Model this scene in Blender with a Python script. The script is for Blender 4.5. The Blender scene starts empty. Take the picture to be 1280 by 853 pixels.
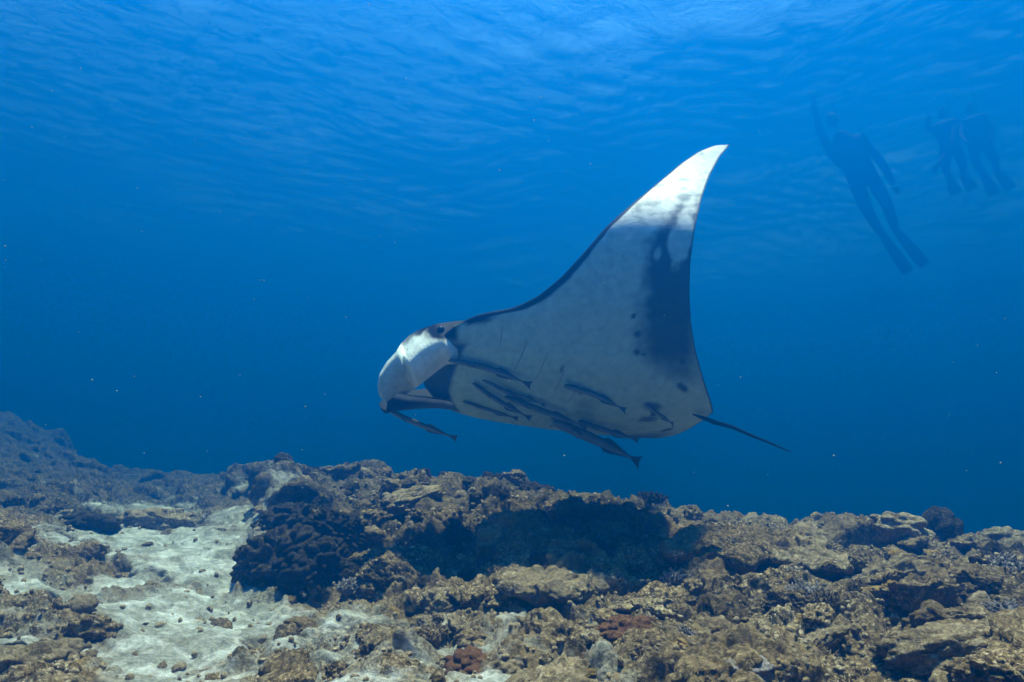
import bpy, bmesh, math, random
import numpy as np
from mathutils import Vector, Matrix
from mathutils.bvhtree import BVHTree

R = math.radians
rng = np.random.default_rng(11)
random.seed(11)
scene = bpy.context.scene
COL = scene.collection

# ------------------------------------------------------------------ camera
F = 1280 * 24 / 36.0                       # focal length in photo pixels
PITCH = R(13)
CAM = np.array([0.0, 0.0, 1.0])
FWD = np.array([0, math.cos(PITCH), math.sin(PITCH)])
UPV = np.array([0, -math.sin(PITCH), math.cos(PITCH)])
cam_d = bpy.data.cameras.new('camera'); cam = bpy.data.objects.new('camera', cam_d); COL.objects.link(cam)
cam_d.lens = 24; cam_d.sensor_width = 36; cam_d.clip_start = 0.02; cam_d.clip_end = 500
cam.location = CAM; cam.rotation_euler = (R(90) + PITCH, 0, 0)
scene.camera = cam

# ------------------------------------------------------------------ light
SUN_EL, SUN_AZ = R(85), R(50)             # azimuth from +Y (view direction), clockwise
world = bpy.data.worlds.new('World'); scene.world = world; world.use_nodes = True
wn = world.node_tree.nodes; wl = world.node_tree.links
bg = wn['Background']
sky = wn.new('ShaderNodeTexSky'); sky.sky_type = 'NISHITA'; sky.sun_disc = False
sky.sun_elevation = SUN_EL; sky.sun_rotation = SUN_AZ
wl.new(sky.outputs[0], bg.inputs[0]); bg.inputs[1].default_value = 0.05
sd = bpy.data.lights.new('sun', 'SUN'); sun = bpy.data.objects.new('sun', sd); COL.objects.link(sun)
sd.energy = 5.0; sd.angle = R(4); sd.color = (1.0, 0.80, 0.72)
sv = Vector((math.sin(SUN_AZ) * math.cos(SUN_EL), math.cos(SUN_AZ) * math.cos(SUN_EL), math.sin(SUN_EL)))
sun.rotation_euler = (-sv).to_track_quat('-Z', 'Y').to_euler()
sun.location = (0, 0, 30)
vs = scene.view_settings
vs.view_transform = 'Standard'; vs.look = 'None'; vs.gamma = 1.0; vs.use_curve_mapping = False
vs.exposure = 2.9
scene.cycles.max_bounces = 5; scene.cycles.volume_bounces = 1; scene.cycles.transparent_max_bounces = 16
scene.cycles.use_denoising = True
scene.cycles.sample_clamp_indirect = 4.0

# ------------------------------------------------------------------ helpers
def pix(px, py, y):
    """world point on the ray of a photo pixel, at distance y along world Y"""
    d = FWD + np.array([1, 0, 0]) * (px - 640) / F + UPV * (426.5 - py) / F
    return CAM + d * (y / d[1])
def proj(P):
    Q = np.asarray(P, float) - CAM
    dep = Q @ FWD
    return np.stack([640 + F * Q[..., 0] / dep, 426.5 - F * (Q @ UPV) / dep], -1)
def row_z(py, y):
    return pix(640, py, y)[2]
def smooth(a, b, x):
    t = np.clip((x - a) / (b - a), 0, 1)
    return t * t * (3 - 2 * t)
_perm = np.random.default_rng(5).permutation(256).astype(np.int32); _perm = np.concatenate([_perm] * 3)
_grad = np.random.default_rng(6).normal(size=(256, 3)).astype(np.float32); _grad /= np.linalg.norm(_grad, axis=1)[:, None]
def noise(P, s=1.0, off=0.0):
    P = (np.asarray(P, np.float32) * np.float32(s) + np.float32(off + 100.37))
    I = np.floor(P).astype(np.int32); f = P - I
    u = f * f * f * (f * (f * 6 - 15) + 10); I &= 255
    out = 0
    for dx in (0, 1):
        wx = u[..., 0] if dx else 1 - u[..., 0]
        a = _perm[I[..., 0] + dx]
        for dy in (0, 1):
            wy = u[..., 1] if dy else 1 - u[..., 1]
            b = _perm[a + I[..., 1] + dy]
            for dz in (0, 1):
                wz = u[..., 2] if dz else 1 - u[..., 2]
                g = _grad[_perm[b + I[..., 2] + dz] & 255]
                d = g[..., 0] * (f[..., 0] - dx) + g[..., 1] * (f[..., 1] - dy) + g[..., 2] * (f[..., 2] - dz)
                out = out + wx * wy * wz * d
    return out * 1.6
def fbm(P, s, octv=4, off=0.0, gain=0.5):
    t = 0; a = 1.0
    for k in range(octv):
        t = t + a * noise(P, s * 2.03 ** k, off + 17.1 * k); a *= gain
    return t
def billow(P, s, octv=3, off=0.0, gain=0.5):
    t = 0; a = 1.0
    for k in range(octv):
        t = t + a * np.abs(noise(P, s * 2.1 ** k, off + 23.3 * k)); a *= gain
    return t

def mesh_obj(name, V, Fc, mat, parent=None, smoothf=True, cols=None):
    V = np.asarray(V, np.float32); me = bpy.data.meshes.new(name)
    if isinstance(Fc, np.ndarray):
        n, k = Fc.shape
        me.vertices.add(len(V)); me.vertices.foreach_set('co', V.ravel())
        me.loops.add(n * k); me.loops.foreach_set('vertex_index', Fc.astype(np.int32).ravel())
        me.polygons.add(n); me.polygons.foreach_set('loop_start', np.arange(0, n * k, k, dtype=np.int32))
        me.update(calc_edges=True)
    else:
        me.from_pydata([tuple(v) for v in V], [], Fc); me.update()
    if smoothf:
        me.polygons.foreach_set('use_smooth', [True] * len(me.polygons))
    if cols is not None:
        at = me.color_attributes.new('Col', 'FLOAT_COLOR', 'POINT')
        c = np.ones((len(V), 4), np.float32); c[:, :cols.shape[1]] = cols
        at.data.foreach_set('color', c.ravel())
    if mat is not None: me.materials.append(mat)
    o = bpy.data.objects.new(name, me); COL.objects.link(o)
    if parent is not None: o.parent = parent
    return o
def tag(o, label=None, cat=None, group=None, kind=None):
    if label: o['label'] = label
    if cat: o['category'] = cat
    if group: o['group'] = group
    if kind: o['kind'] = kind
    return o
def empty(name, loc=(0, 0, 0)):
    o = bpy.data.objects.new(name, None); COL.objects.link(o); o.location = loc; o.empty_display_size = 0.05
    return o
def grid_faces(nu, nv, flip=False, base=0):
    i = np.arange(nu - 1)[:, None] * nv + np.arange(nv - 1)[None, :]
    q = np.stack([i, i + 1, i + nv + 1, i + nv], -1).reshape(-1, 4) + base
    return q[:, ::-1] if flip else q

# ------------------------------------------------------------------ materials
def new_mat(name):
    m = bpy.data.materials.new(name); m.use_nodes = True
    nt = m.node_tree
    return m, nt, nt.nodes['Principled BSDF'], nt.nodes['Material Output']
def ramp(nt, fac, stops, interp='LINEAR'):
    n = nt.nodes.new('ShaderNodeValToRGB'); n.color_ramp.interpolation = interp
    e = n.color_ramp.elements
    while len(e) < len(stops): e.new(0.5)
    for k, (p, c) in enumerate(stops):
        e[k].position = p; e[k].color = (*c, 1) if len(c) == 3 else c
    nt.links.new(fac, n.inputs[0]); return n.outputs[0]
def ntex(nt, vec, scale, detail=4, rough=0.55, dist=0.0):
    n = nt.nodes.new('ShaderNodeTexNoise'); n.inputs['Scale'].default_value = scale
    n.inputs['Detail'].default_value = detail; n.inputs['Roughness'].default_value = rough
    n.inputs['Distortion'].default_value = dist
    nt.links.new(vec, n.inputs['Vector']); return n.outputs[0]
def mixc(nt, fac, a, b, mode='MIX'):
    n = nt.nodes.new('ShaderNodeMix'); n.data_type = 'RGBA'; n.blend_type = mode
    for s, v in ((n.inputs[0], fac), (n.inputs[6], a), (n.inputs[7], b)):
        if isinstance(v, (int, float)): s.default_value = v
        elif isinstance(v, tuple): s.default_value = (*v, 1)
        else: nt.links.new(v, s)
    return n.outputs[2]
def math_n(nt, op, a, b=None):
    n = nt.nodes.new('ShaderNodeMath'); n.operation = op
    for s, v in zip(n.inputs, (a, b)):
        if v is None: continue
        if isinstance(v, (int, float)): s.default_value = v
        else: nt.links.new(v, s)
    return n.outputs[0]

def reef_material(name, tones, speck=0.6, sand=False, tint_rand=0.0):
    """crusted reef rock: patches of several tones, fine turf speckle; optional sand by vertex mask"""
    tones = [tuple((0.55, 0.66, 0.76, 0.62, 1.0, 0.8)[k] * q * w for q, w in zip(t, (1.0, 0.87, 0.75))) for k, t in enumerate(tones)]
    m, nt, p, out = new_mat(name)
    geo = nt.nodes.new('ShaderNodeNewGeometry'); pos = geo.outputs['Position']
    patch = ntex(nt, pos, 4.5, 5, 0.62, 0.6)
    c = ramp(nt, patch, [(0.30, tones[0]), (0.42, tones[1]), (0.52, tones[2]), (0.60, tones[1]), (0.70, tones[3])])
    mid = ntex(nt, pos, 22, 6, 0.7, 0.3)
    c = mixc(nt, ramp(nt, mid, [(0.46, (0, 0, 0)), (0.60, (1, 1, 1))]), c, tones[2])
    region = ramp(nt, ntex(nt, pos, 2.4, 3, 0.5, 0.4), [(0.38, (.25, .25, .25)), (0.60, (1, 1, 1))])
    speck = math_n(nt, 'MULTIPLY', region, speck)
    fine = ntex(nt, pos, 70, 6, 0.72, 0.5)
    c = mixc(nt, math_n(nt, 'MULTIPLY', ramp(nt, fine, [(0.42, (1, 1, 1)), (0.50, (0, 0, 0))]), speck), c, tones[0])
    c = mixc(nt, math_n(nt, 'MULTIPLY', ramp(nt, fine, [(0.54, (0, 0, 0)), (0.62, (1, 1, 1))]), speck), c, tones[4])
    odd = ntex(nt, pos, 7.3, 2, 0.5)
    c = mixc(nt, ramp(nt, odd, [(0.68, (0, 0, 0)), (0.74, (.7, .7, .7))]), c, tones[5])
    bumpf = math_n(nt, 'ADD', math_n(nt, 'MULTIPLY', mid, 0.6), math_n(nt, 'MULTIPLY', fine, 0.4))
    if sand:
        at = nt.nodes.new('ShaderNodeAttribute'); at.attribute_name = 'Col'
        sep = nt.nodes.new('ShaderNodeSeparateColor'); nt.links.new(at.outputs['Color'], sep.inputs[0])
        c = mixc(nt, math_n(nt, 'MULTIPLY', sep.outputs[1], ramp(nt, mid, [(0.35, (1, 1, 1)), (0.62, (.25, .25, .25))])), c, mixc(nt, ramp(nt, fine, [(.42, (0, 0, 0)), (.66, (1, 1, 1))]), (0.012, 0.013, 0.009), (0.085, 0.075, 0.055)))
        grain = ntex(nt, pos, 30, 8, 0.8)
        sc = ramp(nt, grain, [(0.33, (0.33, 0.30, 0.27)), (0.5, (0.60, 0.57, 0.55)), (0.68, (0.80, 0.77, 0.75))])
        film = ntex(nt, pos, 6.5, 6, 0.68, 0.8)                     # thin algal film and coral grit over the sand
        sc = mixc(nt, ramp(nt, film, [(0.43, (.8, .8, .8)), (0.63, (0, 0, 0))]), sc, mixc(nt, ramp(nt, fine, [(.4, (0, 0, 0)), (.6, (1, 1, 1))]), (0.08, 0.072, 0.05), (0.25, 0.225, 0.17)))
        sn = math_n(nt, 'ADD', sep.outputs[0], math_n(nt, 'MULTIPLY', math_n(nt, 'SUBTRACT', mid, 0.5), 1.1))
        c = mixc(nt, ramp(nt, sn, [(0.32, (0, 0, 0)), (0.85, (1, 1, 1))]), c, sc)
    if tint_rand:
        oi = nt.nodes.new('ShaderNodeObjectInfo')
        hs = nt.nodes.new('ShaderNodeHueSaturation'); nt.links.new(c, hs.inputs['Color'])
        mr = nt.nodes.new('ShaderNodeMapRange'); nt.links.new(oi.outputs['Random'], mr.inputs[0])
        mr.inputs[3].default_value = 1 - tint_rand; mr.inputs[4].default_value = 1 + tint_rand
        nt.links.new(mr.outputs[0], hs.inputs['Value']); c = hs.outputs[0]
    nt.links.new(c, p.inputs['Base Color'])
    p.inputs['Roughness'].default_value = 0.95; p.inputs['Specular IOR Level'].default_value = 0.04
    b = nt.nodes.new('ShaderNodeBump'); b.inputs['Strength'].default_value = 1.0; b.inputs['Distance'].default_value = 0.035
    nt.links.new(bumpf, b.inputs['Height']); nt.links.new(b.outputs[0], p.inputs['Normal'])
    return m
T_REEF = [(0.022, 0.018, 0.012), (0.15, 0.105, 0.060), (0.30, 0.225, 0.14), (0.15, 0.14, 0.15), (0.62, 0.54, 0.42), (0.40, 0.25, 0.08)]
T_PALE = [(0.035, 0.028, 0.02), (0.24, 0.185, 0.12), (0.42, 0.34, 0.24), (0.25, 0.23, 0.23), (0.72, 0.66, 0.56), (0.38, 0.27, 0.12)]
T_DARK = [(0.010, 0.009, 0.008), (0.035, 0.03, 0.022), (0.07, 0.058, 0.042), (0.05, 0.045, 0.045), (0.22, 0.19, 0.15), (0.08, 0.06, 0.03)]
T_RED = [(0.04, 0.02, 0.012), (0.14, 0.065, 0.038), (0.20, 0.105, 0.06), (0.12, 0.07, 0.055), (0.32, 0.21, 0.14), (0.2, 0.10, 0.05)]
T_YEL = [(0.05, 0.035, 0.015), (0.30, 0.20, 0.075), (0.45, 0.32, 0.12), (0.28, 0.21, 0.12), (0.60, 0.49, 0.27), (0.5, 0.34, 0.1)]
T_LAV = [(0.03, 0.028, 0.032), (0.20, 0.185, 0.22), (0.32, 0.30, 0.34), (0.18, 0.18, 0.25), (0.62, 0.58, 0.60), (0.28, 0.26, 0.33)]
M_SEABED = reef_material('seabed_crust', T_REEF, 0.75, sand=True)
M_REEF = reef_material('reef_crust', T_REEF, 0.8, tint_rand=0.3)
M_PALE = reef_material('pale_crust', T_PALE, 0.7, tint_rand=0.25)
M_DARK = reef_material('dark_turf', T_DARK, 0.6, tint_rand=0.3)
M_RED = reef_material('red_brown_coral', T_RED, 0.5)
M_YEL = reef_material('yellow_coral', T_YEL, 0.4, tint_rand=0.2)
M_LAV = reef_material('lavender_coral', T_LAV, 0.7, tint_rand=0.2)

def plain_mat(name, c, rough=0.5, spec=0.4, var=0.15, scale=20):
    m, nt, p, out = new_mat(name)
    tc = nt.nodes.new('ShaderNodeTexCoord')
    n = ntex(nt, tc.outputs['Object'], scale, 4)
    lo = tuple(max(0, x * (1 - var)) for x in c); hi = tuple(min(1, x * (1 + var)) for x in c)
    nt.links.new(ramp(nt, n, [(0.35, lo), (0.65, hi)]), p.inputs['Base Color'])
    p.inputs['Roughness'].default_value = rough; p.inputs['Specular IOR Level'].default_value = spec
    return m
def skin_mat(name, rough, spec, bump=0.35, scale=90):
    m, nt, p, out = new_mat(name)
    at = nt.nodes.new('ShaderNodeAttribute'); at.attribute_name = 'Col'
    tc = nt.nodes.new('ShaderNodeTexCoord')
    n = ntex(nt, tc.outputs['Object'], 26, 6, 0.65)
    c = mixc(nt, 1.0, at.outputs['Color'], ramp(nt, n, [(0.3, (0.72, 0.72, 0.72)), (0.62, (1, 1, 1))]), 'MULTIPLY')
    nt.links.new(c, p.inputs['Base Color'])
    p.inputs['Roughness'].default_value = rough; p.inputs['Specular IOR Level'].default_value = spec
    b = nt.nodes.new('ShaderNodeBump'); b.inputs['Strength'].default_value = bump; b.inputs['Distance'].default_value = 0.004
    nt.links.new(ntex(nt, tc.outputs['Object'], scale, 3), b.inputs['Height']); nt.links.new(b.outputs[0], p.inputs['Normal'])
    return m

# ------------------------------------------------------------------ seabed
# profiles of the ground: photo column -> [(distance, photo row at which the ground there appears)]
PROF = {
    -300: [(1.9, 853), (2.5, 740), (3.2, 670), (4.2, 625), (5.6, 595), (7.6, 550), (10, 510), (12.4, 490)],
    0: [(1.9, 853), (2.5, 760), (3.2, 700), (4.2, 648), (5.6, 615), (7.6, 580), (10, 545), (12.4, 515)],
    70: [(1.9, 853), (2.6, 760), (3.4, 690), (4.4, 648), (5.8, 617), (8, 585), (10.4, 558), (12.4, 540)],
    110: [(1.9, 853), (2.7, 760), (3.5, 700), (4.5, 648), (5.6, 618), (7.0, 596), (10, 575)],
    180: [(1.95, 853), (2.8, 762), (3.6, 705), (4.8, 655), (6.0, 628), (7.5, 610), (10, 596)],
    250: [(2.0, 853), (2.9, 765), (3.7, 708), (4.8, 660), (6.0, 634), (7.5, 612), (10, 592)],
    318: [(2.0, 853), (2.9, 775), (3.5, 730), (4.2, 685), (5.2, 640), (6.5, 600), (8.0, 578)],
    350: [(2.0, 853), (2.8, 785), (3.3, 748), (3.6, 690), (4.2, 645), (5.0, 598), (6.0, 578)],
    420: [(2.0, 853), (2.7, 790), (3.2, 742), (3.6, 690), (4.1, 640), (4.8, 596), (5.5, 582)],
    500: [(2.0, 853), (2.7, 785), (3.3, 722), (3.9, 658), (4.5, 606), (5.0, 588)],
    600: [(2.0, 853), (2.7, 782), (3.3, 718), (3.9, 652), (4.5, 606), (5.0, 591)],
    700: [(2.0, 853), (2.7, 775), (3.3, 708), (3.9, 655), (4.5, 617), (5.0, 606)],
    790: [(2.0, 853), (2.7, 762), (3.4, 694), (3.9, 660), (4.5, 637), (4.9, 628)],
    900: [(2.0, 853), (2.6, 765), (3.2, 705), (3.8, 672), (4.4, 656), (4.8, 650)],
    1000: [(1.9, 853), (2.5, 765), (3.1, 708), (3.7, 676), (4.3, 660), (4.7, 656)],
    1100: [(1.9, 853), (2.4, 775), (2.9, 720), (3.5, 688), (4.2, 670), (4.6, 667)],
    1200: [(1.8, 853), (2.3, 775), (2.8, 720), (3.4, 690), (4.1, 674), (4.5, 672)],
    1600: [(1.8, 853), (2.3, 775), (2.8, 720), (3.4, 690), (4.1, 676), (4.5, 674)],
}
YN = np.concatenate([np.linspace(0.9, 14, 263)])
cols_px = np.array(sorted(PROF)); prof_z = []
for c in cols_px:
    pr = PROF[int(c)]
    ys = [q[0] for q in pr]; zs = [row_z(q[1], q[0]) for q in pr]
    y_end, z_end = ys[-1], zs[-1]
    ys = [0.5, 1.3] + ys; zs = [zs[0] - 0.10, zs[0] - 0.05] + zs
    if y_end < 9:                                   # the crest falls away into deeper water
        ys += [y_end + 0.5, y_end + 1.6, y_end + 3.5, 14]; zs += [z_end - 0.06, z_end - 0.5, z_end - 1.1, min(z_end - 1.1, -0.8)]
    else:
        ys += [15]; zs += [z_end]
    zi = np.interp(YN, ys, zs)
    k = np.ones(9) / 9; zi = np.convolve(np.pad(zi, 4, mode='edge'), k, 'valid')
    prof_z.append(zi)
prof_z = np.array(prof_z)
A_COL = (cols_px - 640) / F
NA, NY = 1240, 640
ta = np.linspace(-1, 1, NA); A = 0.80 * ta + 0.55 * np.sign(ta) * np.clip(np.abs(ta) - 0.88, 0, 1) ** 1.3 * 8
YG = 1.15 * (13.8 / 1.15) ** np.linspace(0, 1, NY)
AA, YY = np.meshgrid(A, YG, indexing='ij')
def base_height(a, y):
    wob = 0.03 * noise(np.stack([a * y, y, 0 * y], -1), 1.7, 3.0)
    a2 = np.clip(a + wob, A_COL[0], A_COL[-1] - 1e-4)
    j = np.clip(np.searchsorted(A_COL, a2, 'right') - 1, 0, len(A_COL) - 2)
    t = (a2 - A_COL[j]) / (A_COL[j + 1] - A_COL[j]); t = t * t * (3 - 2 * t)
    fy = np.clip((y - YN[0]) / (YN[1] - YN[0]), 0, len(YN) - 1.001); i = fy.astype(int); fr = fy - i
    z0 = prof_z[j, i] * (1 - fr) + prof_z[j, i + 1] * fr
    z1 = prof_z[j + 1, i] * (1 - fr) + prof_z[j + 1, i + 1] * fr
    return z0 * (1 - t) + z1 * t
XX = AA * YY
ZZ = base_height(AA, YY)
P0 = np.stack([XX, YY, ZZ], -1).astype(np.float32)
PXY = proj(P0)
# where the loose sand lies: a channel on the left, thin drifts in the middle
sand = smooth(345, 290, PXY[..., 0]) * smooth(3.0, 3.6, YY + 0.0 * XX) * 0 + 0
chan = np.exp(-((XX + 0.47 * YY - 0.02) / (0.12 * YY + 0.14)) ** 2) * smooth(8, 4.2, YY)
left = smooth(-0.25, -0.55, AA) * 0.60 * smooth(5.2, 3.4, YY)
low = smooth(3.4, 2.6, YY) * smooth(0.30, -0.05, AA) * 0.56
patch = fbm(P0 * np.array([1, 1, 0], np.float32), 1.5, 4, 7.7)
patch2 = fbm(P0 * np.array([1, 1, 0], np.float32), 4.2, 3, 91.7)
sand = np.clip(np.maximum(np.maximum(chan * 1.1, left), low) + 0.50 * patch + 0.42 * patch2 - 0.12, 0, 1) * smooth(0.4, 0.1, AA)
hard = 1 - smooth(0.35, 0.75, sand)
# lumps: rounded knobs with creases between them, along the slope normal
gx = np.gradient(ZZ, axis=0) / np.gradient(XX, axis=0); gy = np.gradient(ZZ, axis=1) / np.gradient(YY, axis=1)
Nn = np.stack([-gx, -gy, np.ones_like(gx)], -1); Nn /= np.linalg.norm(Nn, axis=-1, keepdims=True)
warp = np.stack([fbm(P0, 2.5, 2, 31), fbm(P0, 2.5, 2, 57), fbm(P0, 2.5, 2, 83)], -1) * 0.10
Pw = P0 + warp.astype(np.float32)
d_big = 0.22 * (billow(Pw, 1.6, 1, 3) - 0.33) + 0.15 * (billow(Pw * np.array([0.8, 1, 1.8], np.float32), 3.4, 1, 41) - 0.3)
d_small = 0.055 * (billow(Pw, 11, 2, 77) - 0.3) + 0.014 * (billow(Pw, 29, 2, 13) - 0.3) + 0.005 * fbm(P0, 62, 2, 9)
dsand = 0.05 * fbm(P0, 1.4, 2, 5) + 0.012 * fbm(P0, 9, 4, 6)
near = 0.55 + 0.45 * smooth(1.6, 2.6, YY)
hk = (0.25 + 0.75 * hard) * near
lean = Nn * 0.75 + np.array([0.0, -0.75, 0.05])           # big knobs lean out over the slope: ledges with hollows under them
Pf = P0 + lean * (d_big * hk)[..., None] + Nn * (d_small * hk + dsand * (1 - hard))[..., None]
turf_shade = np.clip(smooth(-0.38, -0.55, AA) * smooth(3.8, 5.0, YY) * 1.2 + smooth(5.0, 6.5, YY) * 1.2 + np.exp(-((AA + 0.31) / 0.045) ** 2) * smooth(3.1, 3.4, YY) * 0.9  # far ground darkened to sink into the haze; mound side is dark coral
               + smooth(-0.36, -0.28, AA) * smooth(0.26, 0.14, AA) * smooth(3.2, 3.6, YY) * 0.75 + 0.35 * patch, 0, 1) * (1 - smooth(0.5, 0.9, sand))  # mound under the manta darkened too, deepening its shadow in the colour
sand_v = np.clip(sand, 0, 1).reshape(-1, 1)
seabed = mesh_obj('seabed', Pf.reshape(-1, 3), grid_faces(NA, NY, True), M_SEABED, cols=np.concatenate([sand_v, turf_shade.reshape(-1, 1), 0 * sand_v], 1))
tag(seabed, 'uneven reef slope of crusted rock with a pale sand channel', None, None, 'structure')
# deeper ground all round, out to where the water hides it
n = 60; gxs = np.linspace(-58, 58, n)
GX, GY = np.meshgrid(gxs, gxs, indexing='ij')
GZ = -0.75 + 0.25 * fbm(np.stack([GX, GY, 0 * GX], -1), 0.12, 3, 2)
rr = np.hypot(GX, GY)
GZ = np.where((rr < 9) & (GY > -3), -1.35, GZ)
deep = mesh_obj('deep_seabed', np.stack([GX, GY, GZ], -1).reshape(-1, 3), grid_faces(n, n, True), M_REEF)
tag(deep, 'dim deeper seabed beyond the reef', None, None, 'structure')

def ground(x, y):
    """height of the finished seabed under a plan position (vertex nearest in the fan grid)"""
    a = x / y
    i = int(np.clip(np.searchsorted(A, a), 1, NA - 2)); j = int(np.clip(np.searchsorted(YG, y), 1, NY - 2))
    return float(Pf[i - 1:i + 2, j - 1:j + 2, 2].mean()), float(sand[i, j]), Nn[i, j]

# ------------------------------------------------------------------ water surface and the water itself
n = 380; ws = 40.0
wx = np.linspace(-ws / 2, ws / 2, n)
WX, WY = np.meshgrid(wx, wx + 12, indexing='ij')
WZ = np.zeros_like(WX)
wr = np.random.default_rng(21)
for lam, amp, cnt in ((9.0, 0.08, 3), (4.0, 0.028, 4), (1.7, 0.012, 7), (0.7, 0.005, 14)):
    for _ in range(cnt):
        th = R(60) + wr.normal() * (0.7 if lam > 3 else 1.6); l2 = lam * wr.uniform(0.75, 1.3); kx, ky = math.cos(th) / l2 * 6.283, math.sin(th) / l2 * 6.283
        gust = 1.0 if lam > 3 else np.clip(0.75 + 1.1 * fbm(np.stack([WX, WY, 0 * WX], -1), 0.22, 2, 40.0 + lam), 0.1, 1.6) * (0.35 + 0.65 * smooth(-8, 0, WX))
        WZ += gust * amp * wr.uniform(0.5, 1.1) * np.sin(kx * WX + ky * WY + wr.uniform(0, 6.28) + 0.6 * noise(np.stack([WX, WY, 0 * WX], -1), 0.25, lam))
SURF = 8.0
WZ += 0.62 * np.sin(2 * np.pi / 17 * ((WY - 12.5) * 0.93 + (WX - 3) * 0.36)) * smooth(-5, 3, WX)
m, nt, p, out = new_mat('water_surface'); nt.nodes.remove(p)
fr = nt.nodes.new('ShaderNodeFresnel'); fr.inputs['IOR'].default_value = 1.33
tr = nt.nodes.new('ShaderNodeBsdfTransparent'); gl = nt.nodes.new('ShaderNodeBsdfGlossy'); gl.inputs['Roughness'].default_value = 0.02
mx = nt.nodes.new('ShaderNodeMixShader'); tc = nt.nodes.new('ShaderNodeTexCoord')
bp = nt.nodes.new('ShaderNodeBump'); bp.inputs['Strength'].default_value = 0.8; bp.inputs['Distance'].default_value = 0.06
nt.links.new(ntex(nt, tc.outputs['Object'], 2.6, 7, 0.66, 1.2), bp.inputs['Height'])
for s in (fr, gl): nt.links.new(bp.outputs[0], s.inputs['Normal'])
nt.links.new(fr.outputs[0], mx.inputs[0]); nt.links.new(tr.outputs[0], mx.inputs[1]); nt.links.new(gl.outputs[0], mx.inputs[2])
nt.links.new(mx.outputs[0], out.inputs['Surface'])
# the sheet runs on far beyond the fine part
ext = 57.0
gu = np.concatenate([[-ext, -40, -28], wx, [28, 40, ext]]); gv = np.concatenate([[-ext, -40, -20], wx + 12, [40, 50, ext]])
U, Vv = np.meshgrid(gu, gv, indexing='ij'); Z = np.full_like(U, SURF); edge = np.minimum(1, (ws / 2 - np.maximum(np.abs(WX), np.abs(WY - 12))) / 2.0)
Z[3:-3, 3:-3] += WZ * np.clip(edge, 0, 1)
water = mesh_obj('water_surface', np.stack([U, Vv, Z], -1).reshape(-1, 3), grid_faces(len(gu), len(gv), True), m)
tag(water, 'rippled sea surface seen from below', None, None, 'structure')

m, nt, p, out = new_mat('sea_water'); nt.nodes.remove(p)
pv = nt.nodes.new('ShaderNodeVolumePrincipled')
pv.inputs['Color'].default_value = (0.0, 0.1240, 0.4883, 1); pv.inputs['Density'].default_value = 0.171
pv.inputs['Anisotropy'].default_value = 0.66; pv.inputs['Absorption Color'].default_value = (0.0012, 0.0713, 0.0000, 1)
nt.links.new(pv.outputs[0], out.inputs['Volume'])
b = 59.0; z0, z1 = -2.6, SURF + 1.0
V = [(x, y, z) for z in (z0, z1) for x, y in ((-b, -b), (b, -b), (b, b), (-b, b))]
haze = mesh_obj('haze', V, [(3, 2, 1, 0), (4, 5, 6, 7), (0, 1, 5, 4), (1, 2, 6, 5), (2, 3, 7, 6), (3, 0, 4, 7)], m, smoothf=False)
tag(haze, 'blue sea water filling the whole scene', None, None, 'stuff')
# ------------------------------------------------------------------ manta ray
# body frame: x = forward, l = to its left, u = dorsal. It banks with its left side up and swims to the left, nose a little up.
ROLL, NOSE = R(32), R(7.5)
M0 = pix(735, 495, 3.55)
cr, sr = math.cos(ROLL), math.sin(ROLL)
e_f = np.array([-math.cos(NOSE), 0, math.sin(NOSE)])
e_v = np.array([math.sin(NOSE), 0, math.cos(NOSE)])       # picture-up, square to forward
e_l = np.array([0, -cr, 0]) + sr * e_v
e_u = np.array([0, sr, 0]) + cr * e_v
def W(f, l, u):
    return M0 + np.asarray(f)[..., None] * e_f + np.asarray(l)[..., None] * e_l + np.asarray(u)[..., None] * e_u
SMAX = 2.0
sarr = np.linspace(0, SMAX, 400)
alpha = np.interp(sarr, [0, 0.15, 0.32, 0.6, 0.9, 1.05, 1.2, 1.4, SMAX], np.radians([0, 5, 26, 44, 55, 80, 97, 98, 84]))
ds = sarr[1] - sarr[0]
Lc = np.concatenate([[0], np.cumsum(np.cos(alpha[:-1]) * ds)]); Uc = np.concatenate([[0], np.cumsum(np.sin(alpha[:-1]) * ds)])
LE = [(522, 560), (524, 480), (530, 452), (548, 424), (572, 405), (600, 392), (640, 386), (672, 371), (700, 348), (728, 318), (757, 284), (790, 255), (825, 226), (850, 205), (872, 190), (895, 181), (913, 179)]
TE = [(913, 181), (900, 196), (887, 220), (877, 248), (869, 285), (863, 330), (862, 370), (864, 405), (870, 440), (880, 475), (890, 505), (894, 526), (892, 560)]
LEa, TEa = np.array(LE, float), np.array(TE, float)
xs = np.linspace(-1.0, 1.0, 2001)
lead, trail = [], []
for k in range(len(sarr)):
    q = proj(W(xs, np.full_like(xs, Lc[k]), np.full_like(xs, Uc[k])))
    le_x = np.interp(q[:, 1], LEa[::-1, 1], LEa[::-1, 0]); te_x = np.interp(q[:, 1], TEa[:, 1], TEa[:, 0])
    ins = (q[:, 0] > le_x) & (q[:, 0] < te_x) & (q[:, 1] > 179)
    if not ins.any(): break
    lead.append(xs[ins].max()); trail.append(xs[ins].min())
kmax = len(lead); sarr, alpha, Lc, Uc = sarr[:kmax], alpha[:kmax], Lc[:kmax], Uc[:kmax]
lead, trail = np.array(lead), np.array(trail); S1 = sarr[-1]
ker = np.ones(9) / 9
lead = np.convolve(np.pad(lead, 4, mode='edge'), ker, 'valid'); trail = np.convolve(np.pad(trail, 4, mode='edge'), ker, 'valid')
print('manta half span', S1, 'centre chord', lead[0], trail[0])
NS, NC = 200, 170
sg = S1 * (1 - (1 - np.linspace(0, 1, NS)) ** 1.25)
cg = 0.5 - 0.5 * np.cos(np.pi * np.linspace(0, 1, NC))
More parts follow.
